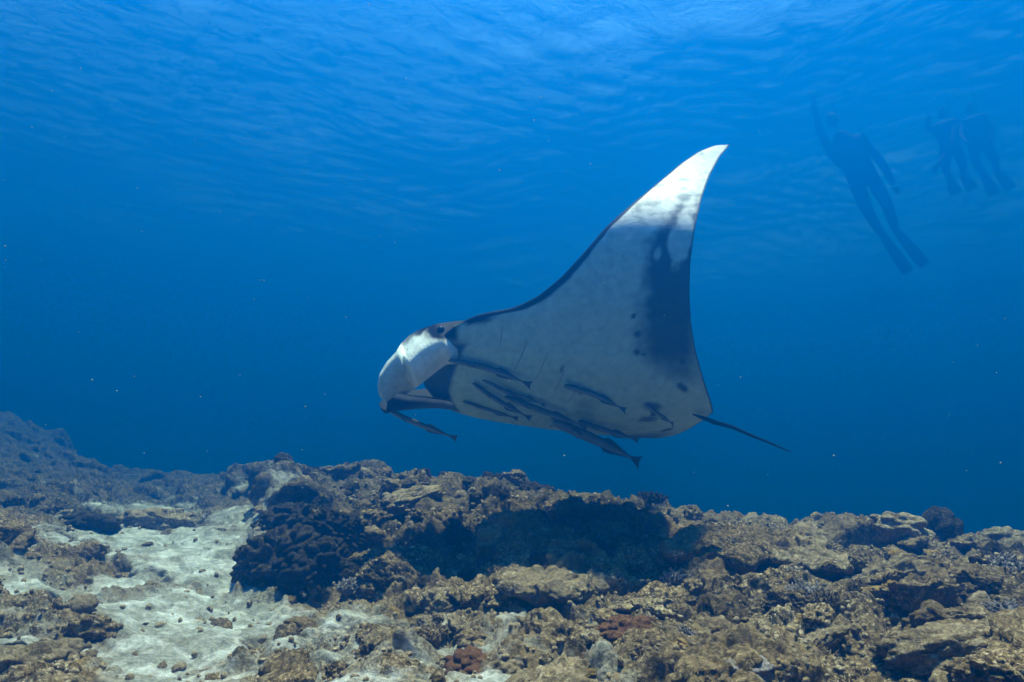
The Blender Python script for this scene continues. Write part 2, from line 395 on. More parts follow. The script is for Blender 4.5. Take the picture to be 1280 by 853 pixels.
xl = np.interp(sg, sarr, lead); xt = np.interp(sg, sarr, trail)
tw = smooth(0.972, 1.0, sg / S1); xc = 0.05 * xl + 0.95 * xt; xl = xl * (1 - tw) + xc * tw; xt = xt * (1 - tw) + xc * tw
al = np.interp(sg, sarr, alpha); lc = np.interp(sg, sarr, Lc); uc = np.interp(sg, sarr, Uc)
hmax = 0.135 * np.exp(-(sg / 0.27) ** 2) + 0.035 * np.clip(1 - sg / S1, 0, 1) ** 0.8 + 0.0035
head_w = 1 - smooth(0.16, 0.30, sg)                     # blunt mouth between the lobes
SG, CG = np.meshgrid(sg, cg, indexing='ij')
prof = 2.1 * np.sqrt(CG) * (1 - CG) ** 0.9 / 1.02
prof_head = 1.35 * (np.clip(CG / 0.02, 0, 1) ** 0.5) * (0.30 + 1.0 * CG ** 0.8) * (1 - CG) ** 0.8
prof = prof * (1 - head_w[:, None]) + prof_head * head_w[:, None]
Hh = hmax[:, None] * prof
XF = xl[:, None] + (xt - xl)[:, None] * CG
jaw = 1 - head_w[:, None] * (1 - smooth(0.085, 0.105, CG)) * 0.85      # under the snout: the open mouth, then the lower jaw
def side(sgn, belly):
    off = (-0.85 * jaw if belly else 1.1) * Hh
    l = lc[:, None] - np.sin(al)[:, None] * off; u = uc[:, None] + np.cos(al)[:, None] * off
    return W(XF, sgn * l, u)
bellyL, backL, bellyR, backR = side(1, True), side(1, False), side(-1, True), side(-1, False)

# pigment plus painted light on tip and belly, laid out on the left wing and mirrored to the right one
PP = proj(bellyL)
px_, py_ = PP[..., 0], PP[..., 1]
Pn = np.stack([px_ / 100, py_ / 100, 0 * px_], -1)
rag = fbm(Pn, 6.0, 4, 3.1); rag2 = fbm(Pn * np.array([0.35, 1.5, 1]), 9.0, 3, 8.8)
WHITE = np.array([0.84, 0.84, 0.82]); DARKP = np.array([0.006, 0.0065, 0.0075])
dark = np.zeros_like(px_)
bx = np.interp(py_, [230, 262, 300, 330, 400, 440, 462, 485], [880, 842, 815, 806, 800, 802, 818, 850])
soft = np.interp(py_, [240, 300, 340, 440, 480], [12, 10, 14, 22, 30])
dk = smooth(-1, 1, (px_ - bx + 5 * rag + 3 * rag2) / soft) * np.interp(py_, [190, 225, 260, 295, 440, 470, 492], [0.0, 0.25, 0.55, 0.90, 0.88, 0.55, 0.0])
dk *= 1 - 0.45 * smooth(856, 872, px_) * smooth(380, 430, py_)
dark = np.maximum(dark, dk)
def spot(cx, cy, rx, ry, rot=0.0, hard=0.35, str_=0.9):
    ca, sa = math.cos(R(rot)), math.sin(R(rot))
    dx, dy = px_ - cx, py_ - cy
    a_, b_ = (dx * ca + dy * sa) / rx, (-dx * sa + dy * ca) / ry
    return str_ * smooth(1 + hard, 1 - hard, np.hypot(a_, b_) + 0.25 * rag)
wh = np.maximum.reduce([spot(852, 296, 14, 36, 12, .2, 1), spot(860, 262, 8, 12, 10, .4, .9), spot(822, 318, 5, 9, 10, .4, .8)])
dark *= 1 - wh
for s_ in ((797, 418, 6, 5), (796, 440, 5, 4.5), (805, 443, 4, 3), (853, 452, 4.5, 4.5), (853, 484, 8, 4.5, 35), (703, 461, 2.2, 5, 25), (733, 506, 13, 7, 0, .6, .35),
           (758, 523, 6, 4), (797, 530, 6, 3), (841, 530, 8, 5), (815, 508, 11, 5, 10, .5, .8), (818, 516, 4, 3), (792, 395, 3, 3), (812, 396, 3, 4)):
    dark = np.maximum(dark, spot(*s_))
# dark rim: wide along the front edge by the head, thin towards the tip and behind
le_x = np.interp(py_, LEa[::-1, 1], LEa[::-1, 0]); wid = np.interp(py_, [180, 230, 285, 330, 370, 392], [2.0, 3, 4.5, 10, 15, 30])
dist_le = (CG * (xl - xt)[:, None]) * F / 3.6 * 0.8
dark = np.maximum(dark, smooth(1.25, 0.75, dist_le / np.interp(SG, [0.25, 0.40, 0.6, 0.9, 1.2, S1], [5, 12, 9, 4.5, 3, 2.2]) + 0.12 * rag) * smooth(0.2, 0.32, SG))
dark = np.maximum(dark, 0.85 * smooth(3.0, 1.2, (1 - CG) * (xl - xt)[:, None] * F / 3.6))
dark = np.maximum(dark, spot(556, 413, 26, 14, 10, .4, 1))            # round the eye
dark = np.maximum(dark, spot(585, 398, 34, 9, -8, .4, 1))
dark *= 1 - spot(580, 415, 9, 10, 0, .4, 1)
dark = np.maximum(dark, 0.85 * smooth(0.120, 0.100, CG + 0.006 * rag) * smooth(0.29, 0.25, SG))   # mouth
tip_lit = smooth(306, 268, py_ + 14 * rag2 + 10 * rag)[..., None]  # sunlit wing tip with a ragged border, painted into the colour
BELLY_SHADE = np.array([0.47, 0.66, 0.63])  # belly greyed to stand for its shade
belly_c = (BELLY_SHADE * (1 - tip_lit) + np.array([0.86, 0.86, 0.84]) * tip_lit * (1 - 0.42 * smooth(0.0, 0.7, rag2 + 0.5 * rag)[..., None])) * (1 - dark[..., None]) + DARKP * dark[..., None]
belly_c = belly_c * (1 - 0.10 * smooth(-.2, .7, rag)[..., None])
back_c = np.broadcast_to(np.array([0.006, 0.0065, 0.0075]), belly_c.shape) * (1 + 0.2 * rag[..., None])
shp = spot(640, 455, 70, 30, 10, .5, .8)                                 # pale shoulder bars on the back
back_c = back_c * (1 - shp[..., None]) + np.array([0.4, 0.4, 0.4]) * shp[..., None] * 0.8
V, Fc, C = [], [], []; base = 0
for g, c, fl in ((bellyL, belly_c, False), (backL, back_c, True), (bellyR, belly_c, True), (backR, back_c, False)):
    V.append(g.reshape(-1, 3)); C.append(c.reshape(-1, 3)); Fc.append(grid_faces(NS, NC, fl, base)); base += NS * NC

# cephalic lobes: broad paddles that curl down and inwards in front of the mouth
OUT = np.array([(592, 400), (566, 402), (545, 405), (527, 411), (512, 419), (501, 430), (495, 440), (483, 453), (474, 468), (471.5, 482), (474, 496), (483, 503)], float)
INN = np.array([(592, 470), (580, 460), (568, 455), (558, 456), (548, 463), (538, 471), (529, 478), (520, 485), (511, 491), (503, 496), (495, 500), (484, 503.5)], float)
NU, NV = 110, 36
uu = np.linspace(0, 1, NU); tt = np.linspace(0, 1, len(OUT))
def spline(P):
    r = np.stack([np.interp(uu, tt, P[:, k]) for k in (0, 1)], -1)
    for _ in range(3): r[1:-1] = (r[:-2] + 2 * r[1:-1] + r[2:]) / 4
    return r
O_, I_ = spline(OUT), spline(INN)
headL = W(np.array(lead[10] - 0.05), np.array(0.21), np.array(0.0)); dep0 = headL[1]
def lobe(sgn):
    skins = []
    for face in (0, 1):
        g = np.zeros((NU, NV, 3))
        for i in range(NU):
            for j in range(NV):
                v = j / (NV - 1)
                q = O_[i] * (1 - v) + I_[i] * v
                uc_ = 0.50 + 0.16 * v                       # fold between the cheek and the paddle
                cheek = smooth(uc_ + 0.02, uc_ - 0.06, uu[i]); pad = 1 - cheek
                arch = 1 - (2 * v - 1) ** 2
                bulge = cheek * (0.055 * arch + 0.02) + pad * (0.045 * arch + 0.015 * math.sin(math.pi * min(1, (uu[i] - uc_) / 0.45 if uu[i] > uc_ else 0)))
                lean_ = cheek * (0.09 * smooth(0.45, 0.0, v) * smooth(0.05, 0.4, uu[i])) + pad * (0.16 * (v - 0.35) + 0.03 * smooth(0.06, 0.0, v))
                fold = 0.022 * math.exp(-((uu[i] - uc_) / 0.018) ** 2) * smooth(0.95, 0.5, v)
                wr_ = 0.0006 * math.sin(uu[i] * 210 + 14 * v + 3 * math.sin(9 * v)) * cheek
                if sgn < 0: bulge, lean_, fold, wr_ = 0.05 * arch, 0.10 * (v - 0.5) * uu[i], 0, 0
                lean_ = lean_ * min(1, uu[i] * 2) + 0.10 * smooth(0.20, 0.0, uu[i])
                th = (0.004 + 0.016 * (1 - (2 * v - 1) ** 4)) * (1 if face else -1) * (1 - uu[i] ** 6)
                g[i, j] = pix(q[0], q[1], dep0 + 0.02 - bulge + lean_ + fold + wr_ + 0.05 * uu[i] + th)
        skins.append(g)
    if sgn < 0:                                          # mirror through the body's middle plane
        for k in (0, 1):
            Q = skins[k] - M0; ll = Q @ e_l
            skins[k] = skins[k] - 2 * ll[..., None] * e_l
    return skins
uG, vG = np.meshgrid(uu, np.linspace(0, 1, NV), indexing='ij')
lq = O_[:, None, :] * (1 - vG[..., None]) + I_[:, None, :] * vG[..., None]
lp = np.concatenate([lq / 100, 0 * lq[..., :1]], -1); lr = fbm(lp, 7, 4, 4.4)
eye_d = smooth(1.35, 0.75, np.hypot((lq[..., 0] - 551) / 20, (lq[..., 1] - 413) / 12) + 0.2 * lr)
top_d = smooth(0.12, 0.05, vG + 0.04 * lr) * smooth(0.60, 0.25, uG)
ld = np.maximum(eye_d, top_d)
padw = smooth(0.46, 0.54, uG - 0.16 * vG)[..., None]
outc = (np.array([0.80, 0.82, 0.80]) * (1 - padw) + np.array([0.50, 0.58, 0.58]) * padw) * (1 - ld[..., None]) + DARKP * ld[..., None]  # cheek whiter as if sunlit, paddle greyer as if shaded, painted in
inc = np.broadcast_to(DARKP * 1.6, outc.shape) + 0.5 * smooth(0.93, 0.985, vG)[..., None]
for sgn in (1, -1):
    a, b = lobe(sgn)
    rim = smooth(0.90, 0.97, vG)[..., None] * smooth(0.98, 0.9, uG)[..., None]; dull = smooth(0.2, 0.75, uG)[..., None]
    oc = outc if sgn > 0 else (0.10 * (1 - dull) + 0.012 * dull) * (1 - rim) + 0.75 * rim + 0 * outc  # far lobe dark, its lit lower edge painted as a pale rim
    for g, c, fl in ((a, oc, sgn < 0), (b, inc, sgn > 0)):
        V.append(g.reshape(-1, 3)); C.append(c.reshape(-1, 3)); Fc.append(grid_faces(NU, NV, fl, base)); base += NU * NV
def tube(path, radii, k=10):
    path = np.asarray(path, float); n = len(path); vv = []
    for i in range(n):
        t = path[min(i + 1, n - 1)] - path[max(i - 1, 0)]; t /= np.linalg.norm(t)
        a = np.cross(t, [0, 0, 1.0]); a /= np.linalg.norm(a) + 1e-9; b = np.cross(t, a)
        an = np.arange(k) * 2 * np.pi / k
        vv.append(path[i] + radii[i] * (np.cos(an)[:, None] * a + np.sin(an)[:, None] * b))
    ff = []
    for i in range(n - 1):
        for j in range(k): ff.append((i * k + j, i * k + (j + 1) % k, (i + 1) * k + (j + 1) % k, (i + 1) * k + j))
    return np.concatenate(vv), np.array(ff)
# whip tail
tb = W(np.array(trail[0] + 0.0), np.array(0.0), np.array(0.0))
tp = [pix(866, 518, tb[1] - 0.065), pix(880, 523, tb[1] - 0.045), pix(893, 528, tb[1] - 0.02), pix(915, 534, tb[1]), pix(940, 545, tb[1] + 0.02), pix(965, 555, tb[1] + 0.04), pix(988, 565, tb[1] + 0.05)]
tv, tf = tube(tp, [0.004, 0.010, 0.013, 0.010, 0.008, 0.006, 0.003])
V.append(tv); C.append(np.tile(DARKP, (len(tv), 1))); Fc.append(tf + base); base += len(tv)
V, C, Fc = np.concatenate(V), np.concatenate(C), np.concatenate(Fc)
M_SKIN = skin_mat('manta_skin', 0.6, 0.06)
root = empty('manta_ray', M0)
tag(root, 'manta ray banking over the reef, one wing raised, pale belly showing', 'manta ray')
inv = Matrix.Translation(-Vector(M0))
body = mesh_obj('body', V - M0, Fc, M_SKIN, root, cols=C)
bm = bmesh.new(); bm.from_mesh(body.data); bmesh.ops.remove_doubles(bm, verts=bm.verts, dist=0.0004); bmesh.ops.recalc_face_normals(bm, faces=bm.faces); bm.to_mesh(body.data); bm.free()
bvh = BVHTree.FromPolygons([tuple(v) for v in V], [tuple(int(i) for i in f) for f in Fc])
def hit(px, py, default=None):
    d = Vector(pix(px, py, 1.0) - CAM).normalized()
    h = bvh.ray_cast(Vector(CAM), d)
    return np.array(h[0]) if h[0] is not None else (pix(px, py, default) if default else None)
# eyes
M_EYE = plain_mat('eye_black', (0.012, 0.012, 0.015), 0.2, 0.1, 0.1)
he = hit(551, 412, dep0)
for sgn in (1, -1):
    c = he if sgn > 0 else he - 2 * ((he - M0) @ e_l) * e_l
    bm = bmesh.new(); bmesh.ops.create_uvsphere(bm, u_segments=20, v_segments=14, radius=0.020)
    vv = np.array([v.co[:] for v in bm.verts]) * np.array([1, 1, 0.8]); ff = [tuple(v.index for v in f.verts) for f in bm.faces]; bm.free()
    mesh_obj('eye', vv + c - M0, ff, M_EYE, root)
# gill slits: low lips with a dark gap, five each side of the middle
M_GILL = plain_mat('gill_slit_dark', (0.16, 0.165, 0.17), 0.6, 0.2, 0.2)
slits = [((628, 408), (627, 420), (625, 434)), ((659, 424), (655, 442), (644, 460)), ((684, 440), (680, 456), (670, 474)), ((706, 462), (701, 476), (692, 490)), ((724, 480), (718, 492), (710, 503))]
for k, sl in enumerate(slits):
    pts = []
    for t in np.linspace(0, 1, 9):
        q = [(1 - t) ** 2 * sl[0][i] + 2 * t * (1 - t) * sl[1][i] + t * t * sl[2][i] for i in (0, 1)]
        pts.append(hit(q[0], q[1], dep0))
    rad = [0.0010 + 0.0016 * math.sin(math.pi * t) * (1 if k in (1,) else 0.6) for t in np.linspace(0, 1, 9)]
    for sgn in (1, -1):
        pp = np.array(pts)
        if sgn < 0: pp = pp - 2 * ((pp - M0) @ e_l)[:, None] * e_l
        v_, f_ = tube(pp, rad, 6); mesh_obj('gill_slit', v_ - M0, f_, M_GILL, root)

# ------------------------------------------------------------------ remoras
def fish_parts(stripe):
    """unit-length slender fish: nose at x=0, tail at x=1; z up"""
    nx, nk = 30, 14
    x = np.linspace(0, 0.90, nx); hgt = np.interp(x, [0, .03, .1, .25, .45, .65, .8, .88, .90], [.004, .028, .042, .056, .058, .045, .024, .017, .017])
    wdt = np.interp(x, [0, .03, .1, .2, .45, .7, .90], [.006, .04, .05, .047, .042, .026, .006])
    an = np.arange(nk) * 2 * np.pi / nk
    V = np.stack([np.repeat(x[:, None], nk, 1), wdt[:, None] * np.cos(an), hgt[:, None] * np.sin(an)], -1).reshape(-1, 3)
    Fq = [(i * nk + j, (i + 1) * nk + j, (i + 1) * nk + (j + 1) % nk, i * nk + (j + 1) % nk) for i in range(nx - 1) for j in range(nk)]
    zr = np.tile(np.sin(an), nx); xr = np.repeat(x, nk)
    dorsal = smooth(0.25, 0.6, zr); band = np.exp(-((zr + 0.02) / 0.16) ** 2) * stripe
    dk = np.clip(np.maximum(dorsal, band), 0, 1)[:, None]
    Cc = np.array([0.20, 0.22, 0.20]) * (1 - dk) + np.array([0.02, 0.022, 0.025]) * dk
    def fin(outline, th=0.004):
        o = np.array(outline, float); n = len(o)
        v = np.concatenate([np.stack([o[:, 0], np.full(n, s * th), o[:, 1]], -1) for s in (-1, 1)])
        f = [tuple(range(n))[::-1], tuple(range(n, 2 * n))] + [(i, (i + 1) % n, n + (i + 1) % n, n + i) for i in range(n)]
        return v, f
    fins = {'tail_fin': fin([(.88, .016), (.93, .035), (1.0, .075), (.985, .02), (.982, -.02), (1.0, -.075), (.93, -.035), (.88, -.016)]),
            'dorsal_fin': fin([(.55, .045), (.60, .085), (.66, .078), (.76, .045), (.84, .022), (.70, .03)]),
            'anal_fin': fin([(.55, -.045), (.60, -.085), (.66, -.078), (.76, -.045), (.84, -.022), (.70, -.03)]),
            'sucker_disc': fin([(.01, .014), (.03, .032), (.08, .044), (.16, .052), (.20, .053), (.20, .060), (.08, .052), (.02, .036)], 0.030)}
    pf = [(.19, .0), (.24, -.02), (.31, -.045), (.33, -.04), (.29, -.01), (.22, .012)]
    return V, Fq, Cc, fins, pf
M_FISH = skin_mat('remora_skin', 0.5, 0.08, 0.1)
M_FIN = plain_mat('remora_fin', (0.04, 0.045, 0.05), 0.5, 0.3)
def remora(head, tail, d_head, d_tail, fat, label, stripe=1.0, bend=0.03, roll=0.0):
    a = pix(head[0], head[1], d_head); b = pix(tail[0], tail[1], d_tail)
    L = np.linalg.norm(b - a); ex = (b - a) / L
    toc = CAM - a; ey = toc - (toc @ ex) * ex; ey /= np.linalg.norm(ey); ez = np.cross(ex, ey)
    if ez[2] < 0: ez = -ez
    ez2 = ez * math.cos(roll) + ey * math.sin(roll); ey2 = np.cross(ez2, ex)
    V, Fq, Cc, fins, pf = fish_parts(stripe)
    def tr(v):
        v = np.asarray(v, float); z = v[:, 2] * fat + bend * np.sin(v[:, 0] * math.pi * 1.1)
        return (v[:, 0:1] * ex + v[:, 1:2] * fat * ey2 + z[:, None] * ez2) * L
    r = empty('remora', a); tag(r, label, 'fish', 'remoras riding with the manta ray')
    mesh_obj('body', tr(V), Fq, M_FISH, r, cols=Cc)
    for k, (v, f) in fins.items(): mesh_obj(k, tr(v), f, M_FIN, r, smoothf=False)
    for s in (-1, 1):
        o = np.array(pf); n = len(o)
        v = np.concatenate([np.stack([o[:, 0], s * (.04 + .35 * (o[:, 0] - .19)) + e * .004, o[:, 1]], -1) for e in (-1, 1)])
        f = [tuple(range(n))[::-1], tuple(range(n, 2 * n))] + [(i, (i + 1) % n, n + (i + 1) % n, n + i) for i in range(n)]
        mesh_obj('pectoral_fin', tr(v), f, M_FIN, r, smoothf=False)
    return r
def on_belly(px, py, lift, fb):
    h = hit(px, py)
    return (h[1] if h is not None else fb) - lift
BD = M0[1]
REM = [
    ((560, 451), (665, 481), 0.03, 0.05, 0.8, 'slim remora stretched along the belly just behind the mouth', 1, 0.04),
    ((590, 479), (664, 524), 0.03, 0.06, 0.8, 'remora in the bunch under the belly, tail lowest of the bunch', 1, -0.02),
    ((602, 475), (672, 513), 0.06, 0.07, 0.75, 'remora in the middle of the bunch under the belly', 1, 0.02),
    ((624, 485), (682, 507), 0.03, 0.05, 0.7, 'short dark remora at the upper edge of the bunch', 1, 0.0),
    ((630, 496), (735, 535), 0.07, 0.06, 0.75, 'long dark remora lying along the belly edge behind the bunch', 1, 0.0),
    ((690, 528), (801, 578), 0.06, -0.02, 1.15, 'largest remora, pale flanked, hanging below the belly edge with forked tail', 0.6, 0.02),
    ((722, 527), (799, 551), 0.05, -0.02, 0.9, 'dark remora tucked between the belly edge and the largest remora', 1, 0.0),
    ((704, 483), (783, 513), 0.05, 0.06, 0.95, 'lone remora lying across the middle of the pale belly', 1, 0.05),
    ((484, 513), (572, 549), None, None, 0.75, 'thin pale remora trailing below the tip of the head lobe', 0.4, -0.01),
    ((578, 502), (648, 524), 0.03, 0.03, 0.7, 'thin remora below the throat at the belly edge', 1, 0.0),
    ((806, 506), (842, 531), 0.03, 0.04, 0.9, 'small remora on the belly near the tail', 1, 0.0),
]
for hd, tl, lh, lt, fat, lab, stp, bend in REM:
    dh = on_belly(hd[0], hd[1], lh, BD) if lh is not None else dep0 + 0.12
    dt = on_belly(tl[0], tl[1], lt, dh + 0.03) if lt is not None else dep0 + 0.05
    if abs(dt - dh) > 0.16: dt = dh + math.copysign(0.1, dt - dh)
    remora(hd, tl, dh, dt, fat * 0.82, lab, stp * random.uniform(.5, 1), bend, random.uniform(-.6, .3))

# ------------------------------------------------------------------ corals, boulders, rubble
_ico = {}
def ico(sub):
    if sub not in _ico:
        bm = bmesh.new(); bmesh.ops.create_icosphere(bm, subdivisions=sub, radius=1.0)
        _ico[sub] = (np.array([v.co[:] for v in bm.verts]), np.array([[v.index for v in f.verts] for f in bm.faces])); bm.free()
    return _ico[sub]
def shape_boulder(seed, sub=5, rough=1.0):
    V, Fq = ico(sub); o = seed * 13.7
    r = 1 + 0.30 * fbm(V, 1.1, 2, o) + rough * (0.30 * (billow(V, 1.9, 2, o + 3) - 0.3) + 0.14 * (billow(V, 5, 2, o + 5) - 0.3) + 0.06 * fbm(V, 13, 3, o + 9))
    P = V * r[:, None] * np.array([1.1, 1.0, 0.80]); P[:, 2] = np.where(P[:, 2] < -0.4, -0.4 + (P[:, 2] + 0.4) * 0.5, P[:, 2])
    return P, Fq
def shape_knobby(seed, sub=5, nk=60):
    V, Fq = ico(sub); q = np.random.default_rng(seed).normal(size=(nk, 3)); q /= np.linalg.norm(q, axis=1)[:, None]
    dd = np.arccos(np.clip(V @ q.T, -1, 1)).min(1)
    w = 1.9 / math.sqrt(nk)
    r = 0.82 + 0.24 * np.sqrt(np.clip(1 - (dd / w) ** 2, 0, 1)) + 0.18 * fbm(V, 1.3, 2, seed) + 0.03 * fbm(V, 14, 2, seed + 4)
    return V * r[:, None] * np.array([1.1, 1, 0.8]), Fq
def shape_plate(seed, sub=5):
    V, Fq = ico(sub); o = seed * 7.1
    rad = 1 + 0.45 * fbm(V * np.array([1, 1, 0]), 1.3, 3, o) + 0.10 * fbm(V * np.array([1, 1, .3]), 5, 2, o + 4)
    P = V * np.array([1, 1, 0.20]) * np.stack([rad, rad, np.ones_like(rad)], -1)
    P[:, 2] += 0.10 * fbm(P, 1.6, 2, o + 8) + np.where(V[:, 2] > 0, 0.17, 0.05) * (billow(P, 4, 3, o + 2) - 0.25)
    P[:, 2] += -0.25 * np.clip(-V[:, 2], 0, 1) * (1 - np.hypot(V[:, 0], V[:, 1]))
    return P, Fq
def shape_branching(seed, n=380):
    g = np.random.default_rng(seed + 77); Vs, Fs, b = [], [], 0
    base, bf = ico(3); base = base * np.array([0.62, 0.62, 0.42]) * (1 + 0.2 * fbm(base, 2, 2, seed))[:, None]
    Vs.append(base); Fs.append(bf); b = len(base)
    for k in range(n):
        th = g.uniform(0, 6.283); cz = g.uniform(-0.1, 1); sr_ = math.sqrt(1 - cz * cz)
        dirn = np.array([sr_ * math.cos(th), sr_ * math.sin(th), cz]); p0 = dirn * np.array([0.55, 0.55, 0.36])
        d2 = dirn + g.normal(size=3) * 0.28 + np.array([0, 0, 0.25]); d2 /= np.linalg.norm(d2)
        ln = g.uniform(0.07, 0.17); r0 = g.uniform(0.032, 0.052)
        a = np.cross(d2, [0.3, 0.5, 0.8]); a /= np.linalg.norm(a); c = np.cross(d2, a)
        an = np.arange(5) * 6.283 / 5; ring = np.cos(an)[:, None] * a + np.sin(an)[:, None] * c
        bend = g.normal(size=3) * 0.05
        pts = [p0 + ring * r0, p0 + d2 * ln * 0.55 + bend + ring * r0 * 0.85, p0 + d2 * ln * 0.93 + bend * 2 + ring * r0 * 0.7, (p0 + d2 * ln + bend * 2)[None]]
        Vs.append(np.concatenate(pts))
        ff = []
        for L in (0, 5):
            for j in range(5):
                j2 = (j + 1) % 5; ff += [(b + L + j, b + L + j2, b + L + 5 + j2), (b + L + j, b + L + 5 + j2, b + L + 5 + j)]
        ff += [(b + 10 + j, b + 10 + (j + 1) % 5, b + 15) for j in range(5)]
        Fs.append(np.array(ff)); b += 16
    return np.concatenate(Vs), np.concatenate(Fs)
def protos(fn, count, name, **k):
    r = []
    for i in range(count):
        V, Fq = fn(i + 1, **k); me = mesh_obj(name, V, np.asarray(Fq), None); r.append(me.data); bpy.data.objects.remove(me)
    return r
MESH = {'boulder': protos(shape_boulder, 6, 'coral_boulder'), 'knobby': protos(shape_knobby, 5, 'knobby_coral') + protos(lambda i: shape_knobby(i + 40, 6, 300), 3, 'knobby_coral'),
        'plate': protos(shape_plate, 6, 'plate_coral'), 'branching': protos(shape_branching, 5, 'branching_coral'),
        'smooth': protos(shape_boulder, 2, 'coral_boulder', rough=0.22),
        'rubble': protos(shape_boulder, 6, 'rubble_stone', sub=3)}
NAME = {'smooth': 'coral_boulder', 'boulder': 'coral_boulder', 'knobby': 'knobby_coral', 'plate': 'plate_coral', 'branching': 'branching_coral', 'rubble': 'rubble_stone'}
CAT = {'smooth': 'boulder', 'boulder': 'boulder', 'knobby': 'coral', 'plate': 'coral', 'branching': 'coral', 'rubble': 'stone'}
_mm = {}
def coral(kind, var, loc, size, mat, label, group=None, rot=None, stretch=(1, 1, 1)):
    key = (kind, var % len(MESH[kind]), mat.name)
    if key not in _mm:
        me = MESH[kind][key[1]].copy(); me.materials.clear(); me.materials.append(mat); _mm[key] = me
    o = bpy.data.objects.new(NAME[kind], _mm[key]); COL.objects.link(o)
    o.location = loc; o.scale = tuple(size * q for q in stretch)
    o.rotation_euler = rot if rot is not None else (random.gauss(0, .2), random.gauss(0, .2), random.uniform(0, 6.28))
    return tag(o, label, CAT[kind], group)
def at_pix(px, py, y):
    """place on the ground: along the photo column at distance y; height from the picture row"""
    return Vector(pix(px, py, y))
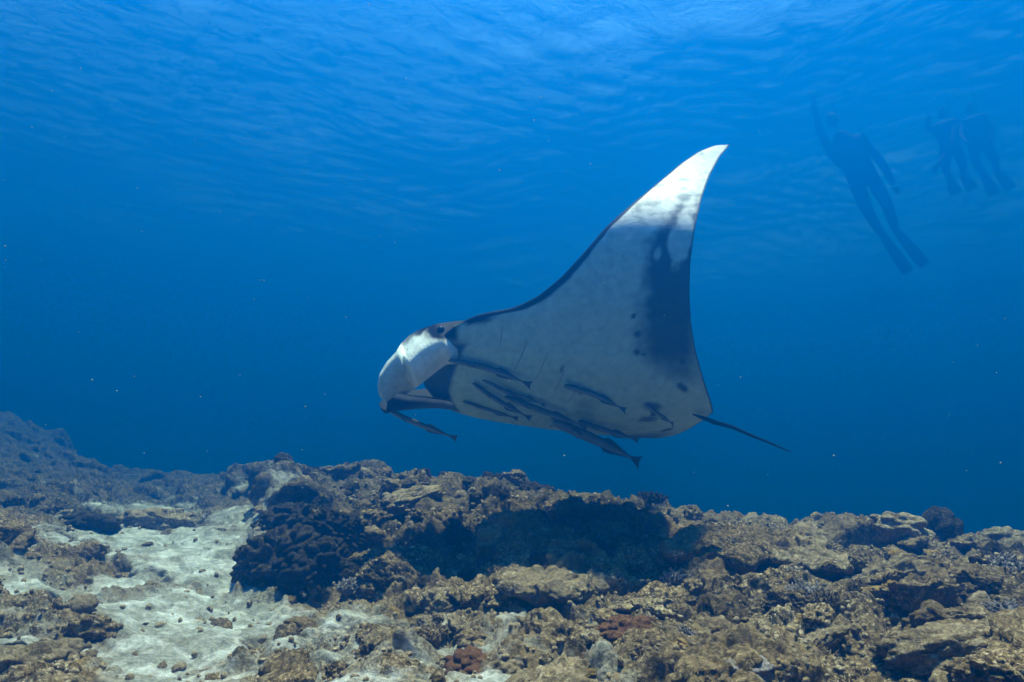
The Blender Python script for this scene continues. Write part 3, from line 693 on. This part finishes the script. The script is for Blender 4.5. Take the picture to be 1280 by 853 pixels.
# singled-out pieces
HERO = [
    ('smooth', 1, (1178, 666), 4.25, 0.135, M_DARK, 'smooth dark egg shaped boulder standing upright on the reef crest', (0.75, .8, 1.35), (0.1, 0.1, 0.6)),
    ('knobby', 0, (1122, 662), 4.25, 0.15, M_PALE, 'pale knobby coral head under a flat slab on the crest', (1.15, 1, .75), (0, 0.1, 0.2)),
    ('plate', 2, (1136, 645), 4.25, 0.12, M_REEF, 'small flat slab capping the pale knobby head on the crest', (1.1, .8, 1), (0, 0.05, 1.0)),
    ('knobby', 1, (1258, 684), 3.9, 0.16, M_PALE, 'broad pale pinkish coral head beside the egg shaped boulder', (1.2, 1, .9), (0, 0, 0.4)),
    ('boulder', 2, (1262, 712), 3.85, 0.13, M_DARK, 'dark rock stem under the pale pinkish coral head', (0.9, .8, 1.1), (0, 0, 0.4)),
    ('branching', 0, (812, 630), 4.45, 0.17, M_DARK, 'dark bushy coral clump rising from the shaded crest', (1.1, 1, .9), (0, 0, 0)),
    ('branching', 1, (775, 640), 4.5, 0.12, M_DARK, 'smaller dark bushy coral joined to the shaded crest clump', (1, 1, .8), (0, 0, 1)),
    ('plate', 0, (905, 688), 3.35, 0.30, M_REEF, 'wide overhanging coral ledge with a dark hollow under it', (1.15, .8, 1.2), (0.10, -0.02, 0.1)),
    ('plate', 1, (1000, 700), 3.25, 0.22, M_PALE, 'pale overhanging ledge continuing right of the widest ledge', (1.1, .8, 1.1), (0.1, 0.06, 0.5)),
    ('plate', 3, (690, 735), 2.95, 0.20, M_PALE, 'pale crusted ledge at the lower edge of the shadow', (1.2, .8, 1.2), (0.1, 0.03, 0.2)),
    ('plate', 4, (610, 742), 2.9, 0.16, M_REEF, 'brown ledge beside the pale ledge below the shadow', (1.2, .8, 1.2), (0.12, -0.03, 0.9)),
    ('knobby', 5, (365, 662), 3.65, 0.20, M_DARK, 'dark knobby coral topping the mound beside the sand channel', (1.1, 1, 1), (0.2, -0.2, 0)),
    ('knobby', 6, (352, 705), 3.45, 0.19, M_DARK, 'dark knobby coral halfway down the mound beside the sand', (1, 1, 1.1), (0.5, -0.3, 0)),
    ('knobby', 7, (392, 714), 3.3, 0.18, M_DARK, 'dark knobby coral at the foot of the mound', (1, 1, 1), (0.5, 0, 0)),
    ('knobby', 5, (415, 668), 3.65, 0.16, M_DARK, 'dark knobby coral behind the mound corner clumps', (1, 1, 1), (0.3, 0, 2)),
    ('branching', 1, (425, 770), 2.75, 0.11, M_PALE, 'pale stubby branching coral on the sand below the mound', (1.2, 1, .8), (0.15, 0, 0.3)),
    ('knobby', 2, (788, 792), 2.42, 0.085, M_RED, 'red brown knobby coral, the larger of two lumps on the slope', (1.25, 1, .75), (0.1, 0, 0.2)),
    ('knobby', 3, (775, 770), 2.52, 0.05, M_RED, 'smaller red brown lump perched above the red brown coral', (1, 1, .9), (0, 0, 0.7)),
    ('boulder', 4, (1094, 740), 2.72, 0.042, M_YEL, 'yellow sponge lump beside the deep hollow on the slope', (1.3, 1, .6), (0, 0, 0.3)),
    ('boulder', 3, (1113, 737), 2.72, 0.034, M_YEL, 'small round yellow sponge next to the yellow lump', (1, 1, .9), (0, 0, 0.3)),
    ('boulder', 5, (994, 774), 2.38, 0.032, M_YEL, 'tiny bright yellow sponge on the middle slope', (1.2, 1, .7), (0, 0, 0.3)),
    ('boulder', 0, (735, 842), 2.02, 0.026, M_YEL, 'orange yellow crust on the pale rock at the foot of slope', (1.3, 1, .5), (0, 0, 0.3)),
    ('knobby', 4, (466, 646), 3.95, 0.07, M_YEL, 'yellow green coral knob on the mound left of the shadow', (1.2, 1, .8), (0, 0, 0.3)),
    ('boulder', 1, (515, 625), 4.2, 0.12, M_PALE, 'pale pinkish rock on the mound at the shadow edge', (1.3, .9, .7), (0.2, -.3, 0.3)),
    ('branching', 2, (442, 735), 3.1, 0.085, M_LAV, 'blue grey branching coral beside the dark mound foot', (1.2, 1, .8), (0.2, 0, 0.3)),
    ('branching', 3, (1010, 745), 2.65, 0.11, M_LAV, 'lavender grey coral tuft on the slope near the hollow', (1.2, 1, .7), (0.2, 0, 0.3)),
    ('knobby', 0, (930, 838), 1.98, 0.075, M_LAV, 'pale lavender coral crust at the foot of the slope', (1.3, 1, .6), (0.1, 0, 0.3)),
    ('knobby', 2, (584, 836), 2.02, 0.085, M_RED, 'dark brown coral dome with rough crown low on the sand', (1.1, 1, .8), (0, 0, 1.3)),
    ('boulder', 2, (22, 838), 1.85, 0.13, M_PALE, 'tan boulder in the near corner beside the sand', (1.2, .9, .7), (0, 0, 1.3)),
    ('boulder', 3, (1190, 815), 1.95, 0.12, M_PALE, 'pale tan boulder low on the right slope', (1.3, .9, .7), (0, 0.2, 2.3)),
    ('boulder', 5, (1262, 846), 1.75, 0.11, M_REEF, 'rugged tan boulder in the near right corner', (1.3, .9, .7), (0, 0.2, 0.8)),
    ('branching', 4, (1262, 770), 2.25, 0.10, M_LAV, 'grey lavender branching coral near the right corner', (1.2, 1, .7), (0.2, 0, 0.3)),
    ('boulder', 4, (190, 655), 4.3, 0.17, M_PALE, 'pale rock half buried at the edge of the left mound', (1.3, .9, .7), (0, 0, 0.3)),
    ('knobby', 1, (110, 660), 4.1, 0.15, M_DARK, 'dark coral lump on the left bank above the sand', (1.1, .9, .8), (0, 0, 0.3)),
]
def sits(px, py, y):
    """distance at which the photo ray meets the seabed, near the asked one"""
    best, by = 9, y
    for yy in np.linspace(y * 0.86, y * 1.16, 60):
        q = pix(px, py, yy); e = abs(ground(q[0], q[1])[0] - q[2])
        if e < best: best, by = e, yy
    return by, best
NICK = {h[6]: n for h, n in zip(HERO, ['egg shaped boulder', 'pale knobby crest head', None, 'pale pinkish coral head', None, 'dark bushy crest clump', None, 'widest overhanging ledge',
        'pale overhanging ledge', 'pale ledge under the shadow', 'brown ledge below the shadow', 'dark mound top coral', None, 'dark mound foot coral', None,
        'pale branching coral', 'larger red brown coral', None, 'yellow sponge lump', None, 'tiny bright yellow sponge', 'orange yellow crust', 'yellow green coral knob', 'pale pinkish rock',
        'blue grey branching coral', 'lavender grey coral tuft', 'pale lavender crust', 'dark brown coral dome', 'tan corner boulder', 'pale tan boulder', 'rugged tan boulder', 'grey lavender branching coral',
        'half buried pale rock', 'dark bank coral lump'])}
MARKS = []
for kind, var, q, y, size, mat, lab, st, rot in HERO:
    y2, e = sits(q[0], q[1], y)
    loc = pix(q[0], q[1], y2 if e < 0.05 else y)
    gz = ground(loc[0], loc[1])[0]
    if e >= 0.05 and loc[2] - gz > size * st[2] * 0.8: loc[2] = gz + size * st[2] * 0.45
    coral(kind, var, Vector(loc), size, mat, lab, None, rot, st)
    MARKS.append((np.array(loc), NICK.get(lab)))
# the rest of the crust, scattered
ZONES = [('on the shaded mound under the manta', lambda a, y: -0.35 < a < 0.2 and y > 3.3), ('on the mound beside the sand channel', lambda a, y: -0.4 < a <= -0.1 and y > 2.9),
         ('on the left bank beyond the sand', lambda a, y: a < -0.5), ('in the sand channel', lambda a, y: a < -0.3),
         ('on the crest of the right slope', lambda a, y: y > 3.6), ('on the brown right slope', lambda a, y: a > 0.15), ('on the sandy rock in the foreground', lambda a, y: True)]
DESC = {'boulder': 'crusted boulder', 'knobby': 'knobby coral head', 'plate': 'flat coral plate', 'branching': 'stubby branching coral', 'rubble': 'rubble stone'}
NICKED = [m_ for m_ in MARKS if m_[1]]
def where_label(tone, kind, size, p, mid, a):
    ds_ = sorted((np.linalg.norm(m_[0] - np.array(p)), m_[1]) for m_ in NICKED)
    big = 'larger' if size > mid * 1.35 else ('smaller' if size < mid * 0.85 else 'middling')
    rel = 'against' if ds_[0][0] < 0.14 else ('close to' if ds_[0][0] < 0.28 else ('a step from' if ds_[0][0] < 0.5 else 'well off'))
    return f'{big} {tone} {DESC[kind]} {rel} the {ds_[0][1]}'
def scatter(kind, count, s0, s1, mats, smin_sand, smax_sand, sink, tilt=0.2, st=(1, 1, 1)):
    done = 0; tries = 0
    while done < count and tries < count * 40:
        tries += 1
        y = 1.6 * (5.4 / 1.6) ** (random.random() ** 0.8); a = random.uniform(-0.82, 0.82)
        x = a * y; z, sd_, nrm = ground(x, y)
        if not (smin_sand <= sd_ <= smax_sand) or (kind != 'rubble' and a < -0.32 and sd_ > 0.25): continue
        zone = next(k for k, f in ZONES if f(a, y))
        if 'mound' in zone and random.random() < 0.6: mat = random.choice([M_DARK, M_DARK, M_REEF])  # mound pieces mostly dark, so colour deepens the manta's shadow
        else: mat = random.choice(mats)
        mn = mat.name.split('_')[0]
        tone = {'reef': 'brown', 'pale': 'pale', 'dark': 'dark', 'lavender': 'lavender grey', 'yellow': 'yellowish', 'red': 'reddish'}[mn]
        size = s0 * (s1 / s0) ** random.random() * (0.75 + 0.09 * y)
        sx = tuple(q * random.uniform(.75, 1.3) for q in st)
        tz = random.uniform(0, 6.28)
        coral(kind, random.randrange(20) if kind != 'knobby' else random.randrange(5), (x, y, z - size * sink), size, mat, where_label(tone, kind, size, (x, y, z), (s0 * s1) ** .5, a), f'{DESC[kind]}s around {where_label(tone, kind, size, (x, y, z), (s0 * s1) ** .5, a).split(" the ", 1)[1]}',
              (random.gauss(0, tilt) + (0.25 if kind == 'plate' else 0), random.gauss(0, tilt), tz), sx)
        done += 1
scatter('boulder', 140, 0.03, 0.12, [M_REEF, M_REEF, M_PALE, M_REEF], 0, 0.55, 0.25, 0.4)
scatter('plate', 34, 0.05, 0.15, [M_REEF, M_PALE, M_REEF], 0, 0.45, -0.08, 0.2)
scatter('knobby', 90, 0.025, 0.08, [M_REEF, M_REEF, M_PALE, M_REEF], 0, 0.5, 0.1, 0.3)
scatter('branching', 100, 0.03, 0.10, [M_REEF, M_REEF, M_DARK, M_REEF, M_PALE, M_LAV], 0, 0.5, 0.1, 0.3)
scatter('rubble', 210, 0.012, 0.05, [M_REEF, M_PALE, M_REEF], 0, 0.6, 0.15, 0.6)
scatter('rubble', 28, 0.012, 0.035, [M_PALE, M_PALE, M_REEF], 0.6, 1.0, 0.3, 0.6)
# finer rubble and broken coral bits, too small to tell apart
Vs, Fs, b = [], [], 0
iv, fv = ico(2); g = np.random.default_rng(4)
shapes = [iv * (1 + 0.35 * fbm(iv, 1.5, 2, 9.0 * k))[:, None] * g.uniform(.5, 1.2, 3) for k in range(12)]
for k in range(5200):
    y = 1.5 * (4.8 / 1.5) ** random.random(); a = random.uniform(-0.82, 0.82); x = a * y
    z, sd_, nrm = ground(x, y)
    if sd_ > 0.5 and random.random() < 0.85: continue
    sz = random.uniform(0.004, 0.013) * (0.7 + 0.12 * y)
    th = random.uniform(0, 6.28); c_, s_ = math.cos(th), math.sin(th)
    v = shapes[k % 12] @ np.array([[c_, -s_, 0], [s_, c_, 0], [0, 0, 1]])
    Vs.append(v * sz + np.array([x, y, z + sz * 0.2])); Fs.append(fv + b); b += len(iv)
tag(mesh_obj('fine_rubble', np.concatenate(Vs), np.concatenate(Fs), M_PALE), 'fine broken coral bits strewn over reef and sand', None, None, 'stuff')
# ------------------------------------------------------------------ drifting specks
Vs, Fs, b = [], [], 0; iv, fv = ico(1)
for k in range(130):
    y = random.uniform(1.4, 4.5); q = pix(random.uniform(-60, 1340), random.uniform(-30, 640), y); sz = random.choice([0.0006, 0.0008, 0.001, 0.0014]) * y * random.uniform(.6, 1.2)
    Vs.append(iv * sz + q); Fs.append(fv + b); b += len(iv)
tag(mesh_obj('marine_snow', np.concatenate(Vs), np.concatenate(Fs), plain_mat('speck', (0.3, 0.31, 0.28), 0.8, 0.1)), 'pale specks drifting in the water', None, None, 'stuff')

# ------------------------------------------------------------------ snorkellers at the surface
M_SUIT = plain_mat('black_wetsuit', (0.006, 0.0065, 0.008), 0.8, 0.02); M_FINS = plain_mat('black_fin', (0.006, 0.0065, 0.008), 0.7, 0.02)
M_GLOW = plain_mat('pale_green_tip', (0.55, 0.75, 0.30), 0.5, 0.3); M_SKINP = plain_mat('skin', (0.42, 0.27, 0.19), 0.6, 0.3); M_MASK = plain_mat('mask_black', (0.006, 0.006, 0.008), 0.5, 0.02)
def limb_mesh(name, joints, edges, parent, mat):
    me = bpy.data.meshes.new(name); me.from_pydata([tuple(j[0]) for j in joints], edges, []); o = bpy.data.objects.new(name, me); COL.objects.link(o)
    sk = o.modifiers.new('skin', 'SKIN'); sk.use_smooth_shade = True
    for v, j in zip(me.skin_vertices[0].data, joints): v.radius = (j[1] * 1.1, j[1] * 1.1 * (j[2] if len(j) > 2 else 1))
    me.skin_vertices[0].data[0].use_root = True
    o.modifiers.new('sub', 'SUBSURF').levels = 2; o.modifiers['sub'].render_levels = 2
    dg = bpy.context.evaluated_depsgraph_get(); m2 = bpy.data.meshes.new_from_object(o.evaluated_get(dg)); o.modifiers.clear(); o.data = m2
    m2.materials.clear(); m2.materials.append(mat); o.parent = parent; return o
def snorkeller(head, pelvis, feet, fintip, y, yl, label, glow, arms):
    """photo pixels for head, pelvis, feet and fin tips; y / yl distances of head and feet"""
    H, Pv = pix(*head, y), pix(*pelvis, (y * 2 + yl) / 3); Fe, T = pix(*feet, yl), pix(*fintip, yl + 0.1)
    up = (H - Pv) / np.linalg.norm(H - Pv); hl = np.linalg.norm(H - Pv)
    sc = np.clip(hl / 0.72, 0.9, 1.35)
    fw = CAM - Pv; fw = fw - (fw @ up) * up; fw /= np.linalg.norm(fw); rt = np.cross(up, fw)
    r = empty('person', Pv); tag(r, label, 'person', None)
    o = Pv; L = lambda P: P - o
    neck = H - up * 0.16 * sc; chest = Pv + up * 0.42 * sc
    J = [(L(Pv), 0.15 * sc, .75), (L(Pv + up * .2 * sc), 0.135 * sc, .75), (L(chest), 0.165 * sc, .7), (L(neck), 0.065 * sc), ]
    E = [(0, 1), (1, 2), (2, 3)]
    for k, s in enumerate((-1, 1)):
        b0 = len(J); hip = Pv + rt * s * .095 * sc - up * .06; ft = Fe + rt * s * .11; kn = (hip + ft) / 2 + fw * 0.07 + rt * s * 0.04
        J += [(L(hip), .10 * sc), (L(kn), .068 * sc), (L(kn * .5 + ft * .5), .060 * sc), (L(ft), .045 * sc)]; E += [(0, b0), (b0, b0 + 1), (b0 + 1, b0 + 2), (b0 + 2, b0 + 3)]
        b0 = len(J); sh = chest + rt * s * .19 * sc + up * .06; hd = pix(*arms[k], y - 0.1); el = (sh + hd) / 2 + rt * s * .05 - up * .04
        J += [(L(sh), .062 * sc), (L(el), .048 * sc), (L(hd), .035 * sc)]; E += [(2, b0), (b0, b0 + 1), (b0 + 1, b0 + 2)]
        # hand: palm and fingers
        dr = hd - el; dr /= np.linalg.norm(dr); sd2 = np.cross(dr, fw); sd2 /= np.linalg.norm(sd2)
        HJ = [(L(hd), .030), (L(hd + dr * .07), .036, .5)]; HE = [(0, 1)]
        for f in range(4):
            b1 = len(HJ); p0 = hd + dr * .09 + sd2 * (f - 1.5) * .02; ln = (.065, .078, .074, .055)[f]
            HJ += [(L(p0), .010), (L(p0 + dr * ln * .55), .009), (L(p0 + dr * ln - fw * .015), .007)]; HE += [(1, b1), (b1, b1 + 1), (b1 + 1, b1 + 2)]
        b1 = len(HJ); HJ += [(L(hd + dr * .04 + sd2 * .045), .011), (L(hd + dr * .075 + sd2 * .065), .009)]; HE += [(0, b1), (b1, b1 + 1)]
        limb_mesh('hand', HJ, HE, r, M_SUIT)
        # long blade fin on each foot
        fd = T + rt * s * .14 - ft; n_ = np.cross(fd, rt); n_ /= np.linalg.norm(n_); sdv = np.cross(n_, fd); sdv /= np.linalg.norm(sdv)
        prof_f = [(-.12, .045), (0, .055), (.25, .075), (.6, .095), (.95, .10), (1.0, .08)]
        v, f = [], []
        for t, w in prof_f:
            c = ft + fd * t + n_ * (0.03 * math.sin(3 * t))
            th_ = .035 * max(0.12, 1 - 1.4 * max(t, 0))
            v += [L(c - sdv * w - n_ * th_), L(c + sdv * w - n_ * th_), L(c + sdv * w + n_ * th_), L(c - sdv * w + n_ * th_)]
        for i in range(len(prof_f) - 1):
            for j in range(4): f.append((i * 4 + j, i * 4 + (j + 1) % 4, i * 4 + 4 + (j + 1) % 4, i * 4 + 4 + j))
        f += [(3, 2, 1, 0), tuple(range(len(v) - 4, len(v)))]
        fo = mesh_obj('fin', v, f, M_FINS, r)
        if glow and s == 1:
            iv2, fv2 = ico(3); c = L(ft + fd * glow); mesh_obj('fin_tip', iv2 * np.array([.035, .03, .045]) * (1 + 0.2 * fbm(iv2, 2, 2))[:, None] + c - n_ * 0.03, fv2, M_GLOW, fo)
    limb_mesh('body', J, E, r, M_SUIT)
    iv2, fv2 = ico(4); hv = iv2.copy(); ax = np.stack([rt, fw, up]); face = smooth(0.2, 0.9, hv[:, 1])
    nose = np.exp(-((hv[:, 0] / .16) ** 2 + ((hv[:, 2] + .08) / .2) ** 2)) * (hv[:, 1] > 0)
    hv = hv * np.array([.075, .095, .12]) * (1 - 0.12 * smooth(-.2, -1, hv[:, 2]))[:, None]; hv[:, 1] += 0.02 * nose
    hd_ = mesh_obj('head', L(H) + hv @ ax * sc, fv2, M_SUIT, r)
    mv = iv2 * np.array([.07, .035, .042]); mv[:, 1] += .085; mv[:, 2] += .025
    mesh_obj('mask', L(H) + mv @ ax * sc, fv2, M_MASK, r)
    tv_, tf_ = tube([L(H) + rt * .06 + fw * .1 - up * .06, L(H) + rt * .10 + fw * .06 - up * .03, L(H) + rt * .11 + up * .12, L(H) + rt * .10 - fw * .03 + up * .32], [.012] * 4, 8)
    mesh_obj('snorkel', tv_, tf_, M_MASK, r)
snorkeller((1040, 150), (1078, 222), (1112, 292), (1146, 336), 11.0, 11.5, 'snorkeller in black wetsuit upright at the surface, legs trailing down, largest silhouette', 0.12, ((1016, 128), (1118, 232)))
snorkeller((1178, 142), (1188, 186), (1196, 222), (1206, 240), 11.0, 12.3, 'snorkeller in black wetsuit, the left of a pair floating side by side', 0, ((1160, 150), (1172, 208)))
snorkeller((1212, 136), (1224, 180), (1238, 216), (1254, 240), 11.2, 12.4, 'snorkeller in black wetsuit, the right of a pair, with pale green fin mark', 0.1, ((1208, 178), (1240, 180)))
